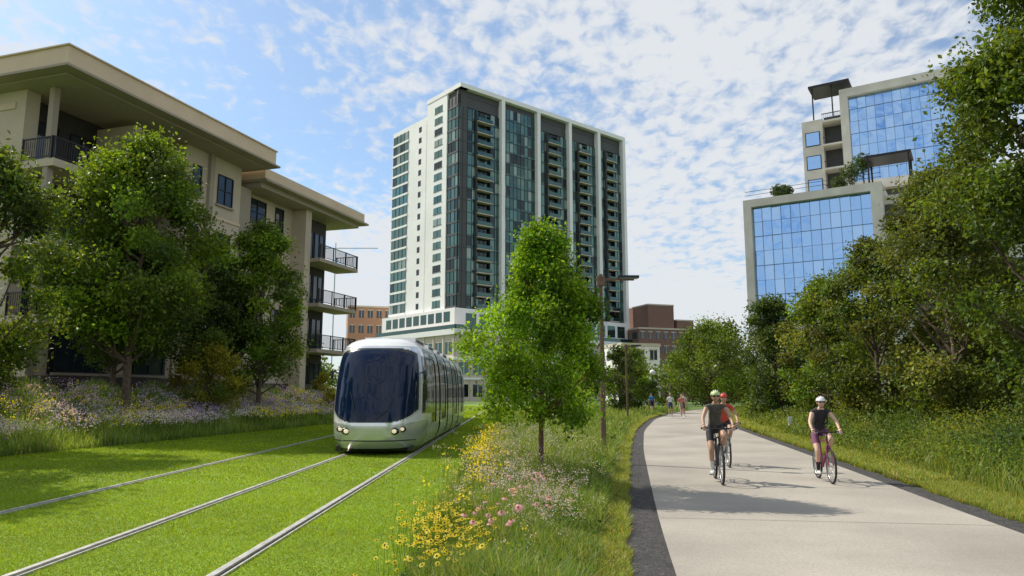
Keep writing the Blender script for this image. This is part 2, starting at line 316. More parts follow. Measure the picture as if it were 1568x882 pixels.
def patch(n,cx,cy,sx,sy,h0,h1): return np.c_[rng.normal(cx,sx,n),rng.normal(cy,sy,n),rng.uniform(h0,h1,n)]
for (n,cx,cy,sx,sy,h0,h1) in((190,-.85,8.3,.20,.7,.25,.45),(90,-.6,9.8,.25,.9,.25,.5),(130,-.72,7.2,.25,.5,.2,.38),(50,-.35,7.8,.2,.4,.2,.38)):
    P=patch(n,cx,cy,sx,sy,h0,h1); P[:,0]=np.where(P[:,0]<-1.35,-2.7-P[:,0],P[:,0]); stems(g,P); flowers(g,'yellow_flowers',P,.030,(.86,.66,.015),(.09,.045,.01),9,.1)
for (n,cx,cy) in((8,-.22,7.9),(8,.05,8.8),(7,-.05,9.9),(6,.3,10.5),(5,-.3,7.3)):
    P=patch(n,cx,cy,.15,.35,.38,.56); stems(g,P,w=.008); flowers(g,'coneflowers',P,.043,(.80,.42,.50),(.34,.09,.02),12,.55)
def haze(g,part,n,cx,cy,sx,sy,h0,h1,col,s,k=7,sp=.05):
    P=patch(n,cx,cy,sx,sy,h0,h1); P[:,2]+=H(P[:,0],P[:,1]); stems(g,P,w=.005*max(1,cy/12)); Q=np.repeat(P,k,0)+rng.normal(0,sp,(n*k,3))*np.array([1,1,.7])
    V,F,CC=dots(Q,s,jit(col,len(Q),.15)); g.add(part,VEG,V,F,CC)
haze(g,'lavender_flowers',150,.15,10.5,.45,1.3,.38,.66,(.60,.50,.66),.016,20,.04)
haze(g,'lavender_flowers',190,-.1,13,.5,2,.45,.78,(.60,.52,.66),.019,15,.045)
haze(g,'lavender_flowers',80,.4,8.6,.25,.8,.35,.58,(.58,.48,.66),.015,16,.04)
haze(g,'lavender_flowers',120,.2,17,.5,2,.6,.98,(.50,.44,.66),.022,12,.05)
haze(g,'yellow_drift',190,-.6,18,.2,4,.45,.78,(.78,.62,.03),.033,9)
haze(g,'yellow_drift',90,-.55,14,.2,2,.35,.6,(.78,.62,.03),.028,9)
haze(g,'white_flowers',90,1.2,16,.4,2.5,.5,.85,(.65,.65,.6),.02,12)
g.done()
g=Grp('verge_grass')
def verge(fa,fb,rows,cols,part):
    for (y0,y1,n,w,h0,h1) in rows:
        x,y=scat(n,fa,fb,y0,y1); V,F,CC=blades(np.c_[x,y,np.zeros(n)],rng.uniform(h0,h1,n),np.full(n,w),rng.uniform(.2,1,n),pick(cols,n)*rng.normal(1,.22,(n,1)).clip(.4,1.6)); g.add(part,VEG,V,F,CC)
vc=[(.20,.28,.035),(.26,.30,.055),(.16,.25,.035),(.38,.34,.13)]
verge(lambda y:pl(y)-1.0,lambda y:pl(y)-.43+.05*np.sin(y*5)*np.sin(y*1.7),((4.5,9,16000,.008,.03,.12),(9,20,26000,.013,.04,.16),(20,60,22000,.035,.06,.2)),vc,'grass')
verge(lambda y:pr(y)+.38+.06*np.sin(y*4.1)*np.sin(y*1.3),lambda y:pr(y)+1.7,((7,14,36000,.010,.04,.14),(14,30,36000,.02,.05,.2),(30,80,22000,.05,.1,.3)),vc,'grass')
g.done()
g=Grp('shrub_bank')
P=[];C=[];S=[]
for k in range(950):
    y=8+62*rng.random()**1.35; u=rng.random(); x=pr(y)+1.7+u*7.5; top=(.55+1.15*u)*(.7+.65*rng.random()); r=.45+.5*rng.random(); n=int(270 if y<25 else 130)
    d=rng.normal(0,1,(n,3)); d/=np.linalg.norm(d,axis=1)[:,None]; q=np.array([x,y,top*.55])+d*rng.uniform(.45,1.15,(n,1))*np.array([r,r,top*.5]); P.append(q)
    c=[(.12,.19,.022),(.15,.22,.028),(.055,.10,.02),(.17,.21,.035),(.22,.26,.035),(.06,.11,.02)][k%6]; C.append(jit(c,n,.28)); S.append(np.full(n,.08 if y<25 else .13))
P=np.concatenate(P);C=np.concatenate(C);S=np.concatenate(S);ok=P[:,2]>0
V,F,CC=leaves(P[ok],S[ok],C[ok],.5,.5); g.add('leaves',VEG,V,F,CC)
n=20000;y=7.5+60*rng.random(n)**1.5;x=pr(y)+1.3+rng.random(n)**1.3*7;V,F,CC=blades(np.c_[x,y,np.zeros(n)],rng.uniform(.3,.95,n)*(.6+.5*np.clip((x-pr(y)-1.3)/3,0,1)),np.interp(y,[8,20,60],[.012,.022,.06]),rng.uniform(.1,.6,n),pick([(.17,.25,.035),(.13,.20,.03),(.28,.29,.08)],n)*rng.normal(1,.2,(n,1)).clip(.5,1.5));g.add('tall_grass',VEG,V,F,CC)
g.done()
g=Grp('wildflower_meadow')
lf=lambda y:medge(y)-5.5
for (y0,y1,n,w) in((13,24,32000,.02),(24,40,36000,.03),(40,75,16000,.06)):
    x,y=scat(n,lambda y:medge(y)+.1,lf,y0,y1); x=medge(y)+.1-np.abs(x-medge(y)-.1)+.15*np.sin(y*3.1)*np.sin(y*1.1)
    hs=rng.uniform(.35,1.05,n)*np.clip(.45+.5*(medge(y)-x+.2),.45,1)*(.8+.3*np.sin(x*2+y*1.4))
    C=pick([(.24,.36,.06),(.19,.31,.045),(.34,.40,.12),(.26,.40,.055),(.32,.38,.17)],n)*rng.normal(1,.2,(n,1)).clip(.5,1.5)
    V,F,CC=blades(np.c_[x,y,H(x,y)],hs,np.full(n,w),rng.uniform(.1,.6,n),C); g.add('grasses',VEG,V,F,CC)
for k in range(150):
    y=rng.uniform(15,58); u=rng.uniform(.1,3.4); x=medge(y)-u; s=np.interp(y,[15,30,60],[.035,.055,.085])
    col=[(.52,.44,.88),(.88,.80,.04),(.66,.56,.86),(.50,.44,.88),(.66,.44,.80),(.80,.76,.84)][k%6]
    haze(g,'flowers',32,float(x),y,.5,.9,.6+.1*min(u,3),.95+.06*u,col,s,9,.08)
g.done()
# ---------------- left apartments ----------------
D=np.array([.303,.953]); N=np.array([.953,-.303])
g=Grp('apartment_building',(-21.2,31.6,1.5))
f=Fr(g,(-21.2,31.6),D,N); LV=[1.6,5.2,8.8,12.4]; TOP=15.9
f2=Fr(g,(-21.2,31.6),-N,-D)
def window(f,s0,s1,z0,z1,d=0,nv=2,nh=2):
    f.box('windows',GW,s0,s1,d-.02,d+.015,z0,z1)
    t=.06
    for k in range(nv+1):
        s=s0+(s1-s0)*k/nv; f.box('window_frames',DARK,s-t/2,s+t/2,d+.017,d+.07,z0,z1)
    for k in range(nh+1):
        z=z0+(z1-z0)*k/nh; f.box('window_frames',DARK,s0,s1,d+.019,d+.06,z-t/2,z+t/2)
    f.box('sills',TAUPE2,s0-.12,s1+.12,d+.003,d+.14,z0-.16,z0-.04)
def rail(f,s0,s1,d,z,h=1.05,ret=None):
    f.box('railings',DARK,s0,s1,d-.03,d+.03,z+h-.05,z+h); f.box('railings',DARK,s0,s1,d-.02,d+.02,z+.1,z+.14)
    for s in np.arange(s0,s1,.13): f.box('railings',DARK,s,s+.022,d-.011,d+.011,z+.1,z+h-.03)
    for s in np.arange(s0,s1+.01,(s1-s0)/max(1,round((s1-s0)/1.6))): f.box('railings',DARK,s-.035,s+.035,d-.035,d+.035,z,z+h+.02)
f.box('walls',TAUPE,8.4,13.2,-16,0,1.2,TOP)
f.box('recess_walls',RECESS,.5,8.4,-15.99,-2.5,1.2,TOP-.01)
f2.box('walls',TAUPE,2.6,16,-12,0,1.2,TOP-.002)
f2.box('walls',TAUPE,1.7,2.6,-.7,.002,1.2,TOP-.003)
f2.box('belt',BEIGE,2.3,16,.004,.06,15.0,15.3)
for z in LV[1:]:
    f.box('balcony_slabs',TAUPE,.05,8.4,-2.5,.28,z-.38,z-.02); rail(f,.1,8.35,.18,z-.02); rail(f2,-.1,1.7,-.05,z-.02)
    f2.box('belt',BEIGE,1.7,16,.004,.06,z-.3,z-.12); f.box('belt',BEIGE,8.35,13.22,.004,.06,z-.3,z-.12)
for z in LV:
    for s0 in (1.2,3.1,5.2,6.9): window(f,s0,s0+1.2,z+.1,z+2.5,-2.48,2,1)
    f.box('piers',TAUPE,4.55,5.0,-2.4,.15,z-.02,z+3.2)
f.box('corner_column',TAUPE2,.1,.4,-.4,-.1,1.2,TOP-.02)
for z in LV[1:]:
    window(f,9.0,9.65,z+.8,z+2.5,0,1,2); window(f,11.1,12.4,z+.7,z+2.5,0,2,2)
    window(f2,3.4,5.2,z+1.6,z+2.3,0,3,1); window(f2,7.0,9.0,z+.7,z+2.4,0,2,2)
f.box('pilasters',TAUPE2,10.2,10.55,.002,.22,1.3,TOP-.01)
f.box('plinth',BASE,.0,13.26,.05,.3,1.0,2.5); f2.box('plinth',BASE,-.3,16,.01,.2,1.0,2.45)
f.box('storefront',DARK,1.0,7.9,-.1,.02,2.6,4.6); window(f,1.2,4.2,2.7,4.5,.03,3,1); window(f,4.8,7.7,2.7,4.5,.03,3,1)
f.box('storefront_wall',TAUPE,.0,8.38,-1,-.11,1.2,5.0); f.box('storefront_lintel',TAUPE,.6,8.38,-.1,.1,4.62,5.0)
f.box('roof',BEIGE,-1.1,13.9,-17,2.0,16.10,17.0); f.box('roof_trim',TAUPE2,-1.3,14.1,-17,2.22,15.98,16.09); f.box('roof_cap',BEIGE,-1.18,13.98,-17,2.08,17.003,17.07)
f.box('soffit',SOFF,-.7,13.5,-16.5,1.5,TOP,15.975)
f.box('walls',TAUPE,13.21,24.6,-14,-1.1,1.2,15.0)
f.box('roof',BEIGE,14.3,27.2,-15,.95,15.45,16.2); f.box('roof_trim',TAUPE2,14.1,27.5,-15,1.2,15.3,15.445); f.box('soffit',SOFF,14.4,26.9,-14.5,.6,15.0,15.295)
f.box('walls',TAUPE2,13.3,14.6,-1.09,-.3,1.25,14.9)
f.box('walls',TAUPE,20.3,21.0,-1.09,.1,1.25,14.98); 
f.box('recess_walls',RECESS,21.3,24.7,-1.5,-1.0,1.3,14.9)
for z in LV[1:]:
    window(f,15.4,17.2,z+.6,z+2.3,-1.09,2,2); window(f,18.3,19.2,z+.6,z+2.3,-1.09,1,2)
LV2=[1.6,4.9,8.2,11.5]
for z in LV2[1:]:
    f.box('balcony_slabs',TAUPE2,21.0,26.4,-1.0,.95,z-.26,z); rail(f,21.1,26.4,.88,z); 
    f3=Fr(g,f.O+D*26.3+N*-1.0,N,D); rail(f3,0,1.85,.05,z)
for z in LV2:
    window(f,21.6,22.9,z+.1,z+2.4,-.98,2,1); window(f,23.1,24.4,z+.1,z+2.4,-.98,2,1)
f.box('plinth',BASE,13.3,24.7,-1.0,-.8,1.0,2.4)
f.box('roof_unit',SOFF,22.5,24.3,-6,-4,16.2,17.3)
g.done()
# ---------------- tower ----------------
e1=np.array([.766,.643]); e2=np.array([-.643,.766])
A=(-14.,181.); g=Grp('apartment_tower',(-14,181,0))
fr=Fr(g,A,e1,-e2); fl=Fr(g,A,e2,-e1); ZB=23.5; ZT=83.4; NF=18; fh=(80.6-ZB)/NF
fr.box('core',GREYP,.6,64.0,-15.1,-1.2,20,82)
bays=[0,14.5,27.7,40.4,52.9,64.5]
def gp(): return GT[rng.choice(4,p=[.40,.30,.20,.10])]
for b in range(5):
    s0,s1=bays[b]+(.0 if b==0 else .55),bays[b+1]-.55; W=s1-s0
    bal={0:(.42,.78),1:None,2:(.3,.72),3:(.3,.72),4:(.3,.72)}[b]
    nc=9
    for k in range(NF):
        z=ZB+k*fh
        if k==NF-1 and b in(0,2,3,4): 
            fr.box('penthouse',GREYP,s0,s1,-1.0,-.6,z+.3,z+fh)
            continue
        for c in range(nc):
            a0=s0+W*c/nc; a1=s0+W*(c+1)/nc; mid=(c+.5)/nc; rec=bal and bal[0]<mid<bal[1]
            m=GT[2] if (rec and rng.random()<.75) else gp(); d=-1.05 if rec else -.35
            fr.pane('glazing',m,a0,a1,d,z+.55,z+fh-.02,.006)
            if not rec: fr.pane('spandrels',GT[1] if rng.random()<.7 else GT[0],a0,a1,d+.02,z,z+.55,.004)
            fr.box('mullions',DARK if b!=1 else GREYP,a0-.05,a0+.05,d,d+.1,z,z+fh)
        fr.box('floor_lines',GREYP,s0,s1,-.36,-.22,z-.06,z+.06)
        if bal:
            b0=s0+W*bal[0]; b1=s0+W*bal[1]
            fr.box('balcony_slabs',STONE,b0,b1,-1.0,.75,z-.11,z+.11); fr.box('balcony_glass',GT[1],b0,b1,.68,.73,z+.2,z+1.15)
            fr.box('balcony_dividers',GREYP,b0-.15,b0+.1,-1.0,.3,z,z+fh)
for b in bays[1:]: fr.box('white_fins',WHITE,b-.6,b+.6,-1.2,.9,ZB-5,ZT-.01)
fr.box('crown',WHITE,-.2,65.0,-2.5,.92,82.2,ZT); fr.box('crown_band',GREYP,.02,64,-1.1,-.5,80.6,82.18)
fl.box('white_wall',WHITE,5.5,15.1,-20,0,18,ZT-1.2); fl.box('crown',WHITE,-.9,15.3,-2.6,.12,ZT-1.2,ZT-.003); fl.box('dark_bay',GREYP,.3,5.5,-3,-.7,20,ZT-1.3)
for k in range(NF):
    z=ZB+k*fh
    for c in range(3): fl.pane('glazing',gp() if k<NF-1 else GREYP,.2+1.76*c,.2+1.76*(c+1),-.3,z+.5,z+fh,.006); fl.box('mullions',DARK,.15+1.76*c,.25+1.76*c,-.3,-.2,z,z+fh)
    fl.box('floor_lines',GREYP,.1,5.4,-.3,-.15,z,z+.5)
    fl.pane('glazing',gp(),7.6,11.4,.02,z+.7,z+2.5,.004); fl.box('window_frames',GREYP,9.4,9.55,.021,.08,z+.7,z+2.5); fl.box('window_frames',GREYP,7.5,11.5,.021,.10,z+.55,z+.7)
WT=79.0
fl.box('white_wall',WHITE,16.2,34.3,-22,-.4,18,WT); fl.box('link_wall',WHITE,15.1,16.2,-20,-1.6,18,WT-1)
for k in range(17):
    z=ZB+k*fh+.3
    for c in range(4): fl.pane('glazing',GT[0] if rng.random()<.5 else gp(),25.6+2.1*c,25.6+2.1*(c+1),-.36,z+.55,z+fh-.1,.006); fl.box('mullions',GREYP,25.55+2.1*c,25.7+2.1*c,-.36,-.26,z,z+fh)
    fl.box('floor_lines',WHITE,25.4,34.3,-.39,-.2,z-.1,z+.5)
    fl.pane('slits',GT[2],18.6,20.0,-.38,z+.8,z+2.4,0)
fl.box('podium_upper',WHITE,-1,35,-40,1.4,19,ZB-.3); fr.box('podium_upper',WHITE,-1,65,-14,1.1,17,ZB-.35)
for k in range(9): fl.pane('podium_glass',GT[1],1+3.6*k,3.8+3.6*k,1.43,19.8,22.4,0)
for k in range(14): fr.pane('podium_glass',GT[1],2+4.4*k,5.4+4.4*k,1.13,18.5,22.0,0)
def podium(ff,s0,s1,d):
    ff.box('podium_cornice',WHITE,s0-.4,s1+.4,d-1,d+.5,15.6,16.9); ff.box('podium_band',WHITE,s0-.2,s1+.2,d-.5,d+.3,9.6,10.3); ff.box('podium_band',WHITE,s0-.2,s1+.2,d-.5,d+.25,5.0,5.5)
    k=s0+1.2
    while k+3<s1:
        for zz in (1,6.2,11.0): ff.pane('podium_windows',GT[2] if zz<5 else GT[1],k,k+2.8,d+.04,zz,zz+2.9,0); ff.box('podium_mullions',WHITE,k+1.35,k+1.47,d+.05,d+.1,zz,zz+2.9)
        ff.box('podium_pilasters',STONE,k-.95,k-.45,d+.003,d+.2,0,15.5); k+=4.2
    ff.box('podium_terrace_rail',GT[1],s0,s1,d-.3,d-.2,16.9,18.0)
fl.box('podium',STONE,-10,28,-30,7.6,0,16.7); podium(fl,-10,28,7.6)
fr2=Fr(g,np.array(A)-10*e2,e1,-e2); podium(fr2,-7.6,29.8,0)
fr.box('podium',STONE,30,70,-30,4,0,16.8); podium(fr,30.5,69.5,4)
g.done()
# ---------------- right glass office ----------------
e=np.array([.84,-.543]); e/=np.linalg.norm(e); n_=np.array([-e[1],e[0]])*-1
g=Grp('glass_office_building',(24.3,73.3,0))
GMUL=mat('mullion_bluegrey',(.14,.20,.28),.4,.5)
def curtain(f,s0,s1,d,z0,z1,ns,nz,P):
    for i in range(ns):
        for k in range(nz):
            a0=s0+(s1-s0)*i/ns;a1=s0+(s1-s0)*(i+1)/ns;b0=z0+(z1-z0)*k/nz;b1=z0+(z1-z0)*(k+1)/nz
            f.pane('glazing',GR[rng.choice(3,p=P)],a0,a1,d,b0,b1,.008)
        f.box('mullions',GMUL,a0-.02,a0+.02,d,d+.05,z0,z1)
    for k in range(nz+1): z=z0+(z1-z0)*k/nz; q=.03 if k%2==0 else .008; f.box('mullions',GMUL,s0,s1,d+.002,d+.045,z-q,z+q)
fo=Fr(g,(24.3,73.3),e,n_)
fo.box('core',GREYP,.5,12.2,-13.5,-.8,8.4,21); curtain(fo,.8,12.0,-.35,8.6,20.9,12,8,[.5,.3,.2])
fo.box('frame',CONCW,0,.8,-14,.25,7.9,21.7); fo.box('frame',CONCW,12.0,13.0,-14,.25,7.9,21.7); fo.box('frame',CONCW,.8,12.0,-14,.248,20.9,21.7); fo.box('frame',CONCW,.8,12.0,-14,.247,7.9,8.6)
fo.box('columns',CONCW,.3,.9,-1.4,-.8,0,7.9); fo.box('columns',CONCW,11.6,12.2,-1.4,-.8,0,7.9); fo.box('core_lower',GREYP,3,30,-14,-5,0,7.9)
fo.box('side_wall',CONCW,13.0,30,-16,-1.2,6,20.6)
for k in range(4): fo.box('side_wall_bands',GREYP,13.01,30,-1.19,-1.14,8.6+3.1*k,10.4+3.1*k)
for z in(22.2,22.6): fo.box('terrace_rail',DARK,.2,13,.0,.03,z,z+.04)
fo.box('terrace_canopy',DARK,11.6,15.6,-4,-.6,24.4,24.65)
for s in(11.8,15.3):
    for d in(-3.8,-.8): fo.box('terrace_canopy_posts',DARK,s,s+.15,d,d+.15,21.7,24.4)
fu=Fr(g,(39.7,82.8),e,n_)
fu.box('core',GREYP,.6,13.0,-16,-.9,21,37); curtain(fu,.9,13.0,-.4,26.4,37.1,13,7,[.3,.2,.5])
fu.box('frame',CONCW,0,.9,-16,.25,25.3,38.1); fu.box('frame',CONCW,13.0,14.2,-16,.25,25.3,38.1); fu.box('frame',CONCW,.9,13.0,-16,.248,37.1,38.1); fu.box('frame',CONCW,.9,13.0,-16,.247,25.3,26.4)
fu.box('side_block',CONCW,-4.6,-2.2,-12,-.6,15,35.2); fu.box('side_recess',GREYP,-2.2,.0,-12,-2.0,15,35.8)
for k in range(5):
    z=22.6+3.0*k; 
    if k<4: fu.box('side_window_frames',DARK,-4.25,-2.55,-.59,-.55,z+.3,z+2.1); fu.pane('side_windows',GR[1],-4.15,-2.65,-.52,z+.4,z+2.0)
    fu.box('balconies',CONCW,-2.2,.0,-2,.1,z-.1,z+.12); fu.box('balcony_rails',DARK,-2.15,-.05,.04,.08,z+.9,z+1.0)
    for s in np.arange(-2.1,0,.2): fu.box('balcony_rails',DARK,s,s+.03,.045,.07,z+.1,z+.9)
fu.box('roof_canopy',DARK,-3.4,1.2,-3.5,.6,38.9,39.2)
for s in(-3.1,-.9): fu.box('roof_canopy_posts',DARK,s,s+.14,.0,.14,35,38.9)
fu.box('lower_core',CONCW,-4.5,20,-16,-1.5,0,25.2)
for (s,d,z,r) in((10.2,-2.2,23.6,1.1),(11.2,-2.8,24.6,1.0),(9.0,-2,22.6,.8),(3.2,-1.8,22.7,.8),(4.0,-1.6,22.5,.7)):
    p=fo.O+e*s+n_*d; n=900; dd=rng.normal(0,1,(n,3)); dd/=np.linalg.norm(dd,axis=1)[:,None]; V,F,CC=leaves(np.array([p[0],p[1],z])+dd*rng.uniform(.3,1.1,(n,1))*r,np.full(n,.22),jit(GD[1],n,.3)); g.add('terrace_planting',VEG,V,F,CC)
    addtube(g,'terrace_planting_stems',BARK,[(p[0],p[1],21.7),(p[0],p[1],z)],.07)
g.done()
def brickb(name,O,e,n,L,dep,h,m,fl_=3,nw=8,steps=()):
    g=Grp(name,(O[0],O[1],0)); f=Fr(g,O,e,n); f.box('walls',m,0,L,-dep,0,0,h); f.box('parapet',STONE,-.1,L+.1,-dep,.15,h,h+.5)
    fs=Fr(g,O,-np.array(n),-np.array(e))
    for k in range(fl_):
        z=h*(k+.3)/fl_; hh=h/fl_*.5
        for i in range(nw): a=L*(i+.22)/nw; w=L/nw*.56; f.box('windows',GW,a,a+w,.0,.04,z,z+hh); f.box('window_bars',STONE,a+w/2-.06,a+w/2+.06,.045,.09,z,z+hh); f.box('lintels',STONE,a-.1,a+w+.1,.042,.12,z+hh,z+hh+.25)
        for i in range(4): a=dep*(i+.22)/4; w=dep/4*.56; fs.box('windows',GW,a,a+w,.0,.04,z,z+hh)
    for (s0,s1,z1) in steps: f.box('upper_walls',m,s0,s1,-dep+1,-1,h+.5,z1); f.box('upper_parapet',STONE,s0-.1,s1+.1,-dep+1,-.9,z1,z1+.4)
    g.done()
ee=np.array([.966,.259]); brickb('brick_building',(-50,218),ee,(.259,-.966),16,14,28.0,BRICKO,6,6)
brickb('brick_building',(38,215),np.array([.94,.34]),(.34,-.94),24,20,21,BRICKR,5,9,((4,13,28.5),(14,20,24)))
brickb('brick_building',(18,118),np.array([.95,.31]),(.31,-.95),7,8,9.5,WHITE,3,3)
# ---------------- tram ----------------
SILV=mat('tram_silver_paint',(.76,.755,.76),.22,.05,var=.04,coat=.8); TWH=mat('tram_white_roof',(.80,.80,.79),.3,.0,var=.05,coat=.5)
SKT=mat('tram_silver_bumper',(.60,.61,.60),.22,.45,var=.04,coat=.5)
TG=glass('tram_windshield',(.005,.014,.045),.0,.03,.4,.0); TG2=glass('tram_side_glass',(.015,.02,.025),.0,.05,.8,.05); TBK=mat('tram_black_trim',(.01,.01,.012),.25,coat=.4); RUB=mat('bellows_rubber',(.02,.02,.02),.8)
CHR=mat('chrome_rim',(.85,.87,.88),.18,.5,var=.02)
def emis(name,c,s):
    m,n,l,b=nt(name); b.inputs['Base Color'].default_value=(*c,1); b.inputs['Emission Color'].default_value=(*c,1); b.inputs['Emission Strength'].default_value=s; return m
LAMP=emis('headlight',(1,.82,.55),.4)
TX,TY=-3.90,20.0
zz=[.12,.3,.5,.8,1.1,1.6,2.1,2.6,2.9,3.1,3.22,3.3,3.35,3.38]; ww=[1.12,1.24,1.31,1.335,1.34,1.335,1.32,1.27,1.21,1.12,1.0,.82,.6,.0]
yy_=[.35,.12,.03,.0,.05,.2,.38,.6,.78,1.0,1.2,1.4,1.6,2.1]
wz=lambda z:np.interp(z,zz,ww); yf=lambda z:np.interp(z,zz,yy_)
g=Grp('tram',(TX,TY,0)); TL=21
na=180
zr=np.r_[np.linspace(.12,3.1,110),np.linspace(3.1,3.38,41)[1:]]; kz=np.ones(9)/9
def smo(a): 
    p=np.r_[[a[0]]*4,a,[a[-1]]*4]; return np.convolve(p,kz,'valid')
W_=smo(wz(zr)); W_[-6:]=wz(zr[-6:]); Yf=smo(yf(zr)); aa=np.linspace(-np.pi/2,np.pi/2,na); sx=np.sign(np.sin(aa))*np.abs(np.sin(aa))**(2/2.7); cy=np.abs(np.cos(aa))**(2/2.7)
XX=W_[:,None]*sx[None]; YY=2.2-(2.2-Yf)[:,None]*cy[None]; ZZ=np.repeat(zr[:,None],na,1)
for end in(0,1):
    Yw=YY if end==0 else TL-YY
    V=np.stack([XX+TX,Yw+TY,ZZ],-1).reshape(-1,3); i,j=np.meshgrid(np.arange(len(zr)-1),np.arange(na-1),indexing='ij'); F=np.stack([i*na+j,i*na+j+1,(i+1)*na+j+1,(i+1)*na+j],-1).reshape(-1,4)
    zc=(zr[i]+zr[i+1]).ravel()/2; xr=(np.abs(sx[j]+sx[j+1])/2).ravel(); yc=YY[i,j].ravel()-Yf[i].ravel()
    lab=np.zeros(len(F),int)
    lo=.93+.30*(xr/.86)**4; hi=2.98-.16*(xr/.86)**4
    lab[(zc<.84+.1*xr**2)]=6
    rim=(xr<.935)&(zc>lo-.10)&(zc<3.10); lab[rim]=4
    ws=(xr<.905)&(zc>lo-.03)&(zc<3.02-.1*(xr/.86)**6); lab[ws]=1
    gl=(xr<.875)&(zc>lo+.02)&(zc<hi-.02); lab[gl]=2
    sg=(xr>.955)&(zc>1.12)&(zc<2.82); lab[sg&(yc>.3)]=3
    lab[(zc>3.08)]=5; lab[(zc<.2)]=1
    for q,m,pn in((0,SILV,'nose_shell'),(6,SKT,'bumper_shell'),(1,TBK,'windshield_surround'),(2,TG,'windshield'),(3,TG2,'cab_side_window'),(4,CHR,'windshield_rim'),(5,TWH,'roof_nose')):
        Fq=F[lab==q]; u,inv=np.unique(Fq,return_inverse=True); g.add(pn+('' if end==0 else '_rear'),m,V[u],inv.reshape(Fq.shape),smooth=True)
zs=[.2,.35,.5,.8,1.0,1.12,1.6,2.1,2.6,2.82,2.95,3.1,3.16,3.22,3.27,3.31,3.34,3.36,3.375,3.38]; arts=[5.9,9.0,11.6,14.8]; doors=[(3.3,4.7),(6.6,8.2),(12.2,13.8),(16.4,17.6)]
wins=[(2.3,3.2),(4.8,5.6),(8.3,8.7),(9.4,10.3),(10.4,11.2),(11.95,12.1),(13.9,14.4),(15.2,16.3),(17.8,18.7)]
br=sorted(set([2.2,TL-2.2]+[a+o for a in arts for o in(-.22,.22)]+[x for d in doors for x in (d[0]-.07,d[0],(d[0]+d[1])/2-.03,(d[0]+d[1])/2+.03,d[1],d[1]+.07)]+[x for w in wins for x in w]))
for a,b in zip(br[:-1],br[1:]):
    m_=(a+b)/2; art=any(abs(m_-q)<.22 for q in arts); dr=any(d[0]<m_<d[1] and abs(m_-(d[0]+d[1])/2)>.03 for d in doors); df=any(d[0]-.07<m_<d[1]+.07 for d in doors); wn=any(w[0]<m_<w[1] for w in wins)
    for z0,z1 in zip(zs[:-1],zs[1:]):
        zc=(z0+z1)/2
        if art: m,pn=RUB,'bellows'
        elif dr and .8<zc<2.82: m,pn=TG2,'door_glass'
        elif df and .8<zc<2.95: m,pn=TBK,'door_frames'
        elif 1.12<zc<2.82: m,pn=(TG2,'side_windows') if wn else (TBK,'window_band')
        elif zc>3.1: m,pn=TWH,'roof'
        else: m,pn=SILV,'side_shell'
        o=-.09 if art else (-.02 if (dr and .8<zc<2.82) else 0)
        for s in(-1,1):
            w0,w1=max(wz(z0)+o,0),max(wz(z1)+o,0)
            g.add(pn,m,[(TX+s*w0,TY+a,z0),(TX+s*w0,TY+b,z0),(TX+s*w1,TY+b,z1),(TX+s*w1,TY+a,z1)],np.array([[0,1,2,3]]))
ft=Fr(g,(TX,TY),(0,1),(1,0))
ft.box('underframe',TBK,.8,TL-.8,-1.1,1.1,.1,.25)
for a in(4.0,10.3,16.3):
    for dy in(-.8,.8):
        for s in(-.95,.95): 
            V,F=torus((TX+s,TY+a+dy,.33),.22,.09,n=20); g.add('wheels',RUB,V,F,smooth=True)
for (a,b) in((3,5.4),(6.6,8.4),(9.6,11.0),(12.2,14.2),(15.4,17.4)): ft.box('roof_equipment',TWH,a,b,-.8,.8,3.3,3.48); ft.box('roof_equipment_grille',GREYP,a+.3,b-.3,-.81,.81,3.36,3.44)
def nose_pt(x,z,out=.01):
    w=float(wz(z)); D_=2.2-float(yf(z)); c=(1-min(.999,abs(x)/w)**2.7)**(1/2.7); return np.array([TX+x,TY+2.2-D_*c-out,z])
for s in(-1,1):
    for k,(dx,dz,r) in enumerate(((.66,.68,.085),(.86,.73,.07))):
        p=nose_pt(s*dx,dz,.0)
        V,F=ell((0,0,0),(r*1.6,.05,r*1.2)); g.add('headlight_housing',TBK,V+p,F,smooth=True)
        V,F=ell((0,0,0),(r*.9,.05,r*.75)); g.add('headlights',LAMP,V+p+np.array([0,-.02,0]),F,smooth=True)
    addtube(g,'wipers',TBK,[nose_pt(s*.15,1.0,.03),nose_pt(s*.45,1.25,.04),nose_pt(s*.62,1.75,.03)],.014)
    pm=nose_pt(s*1.2,2.3,.0); addtube(g,'mirror_arms',TBK,[pm,pm+np.array([s*.14,-.1,.05])],.02); V,F=ell((0,0,0),(.05,.06,.16)); g.add('mirrors',TBK,V+pm+np.array([s*.16,-.1,-.05]),F,smooth=True)
addtube(g,'bumper_line',TBK,[nose_pt(x,.42,.004) for x in np.linspace(-1.15,1.15,25)],.016)
g.done()
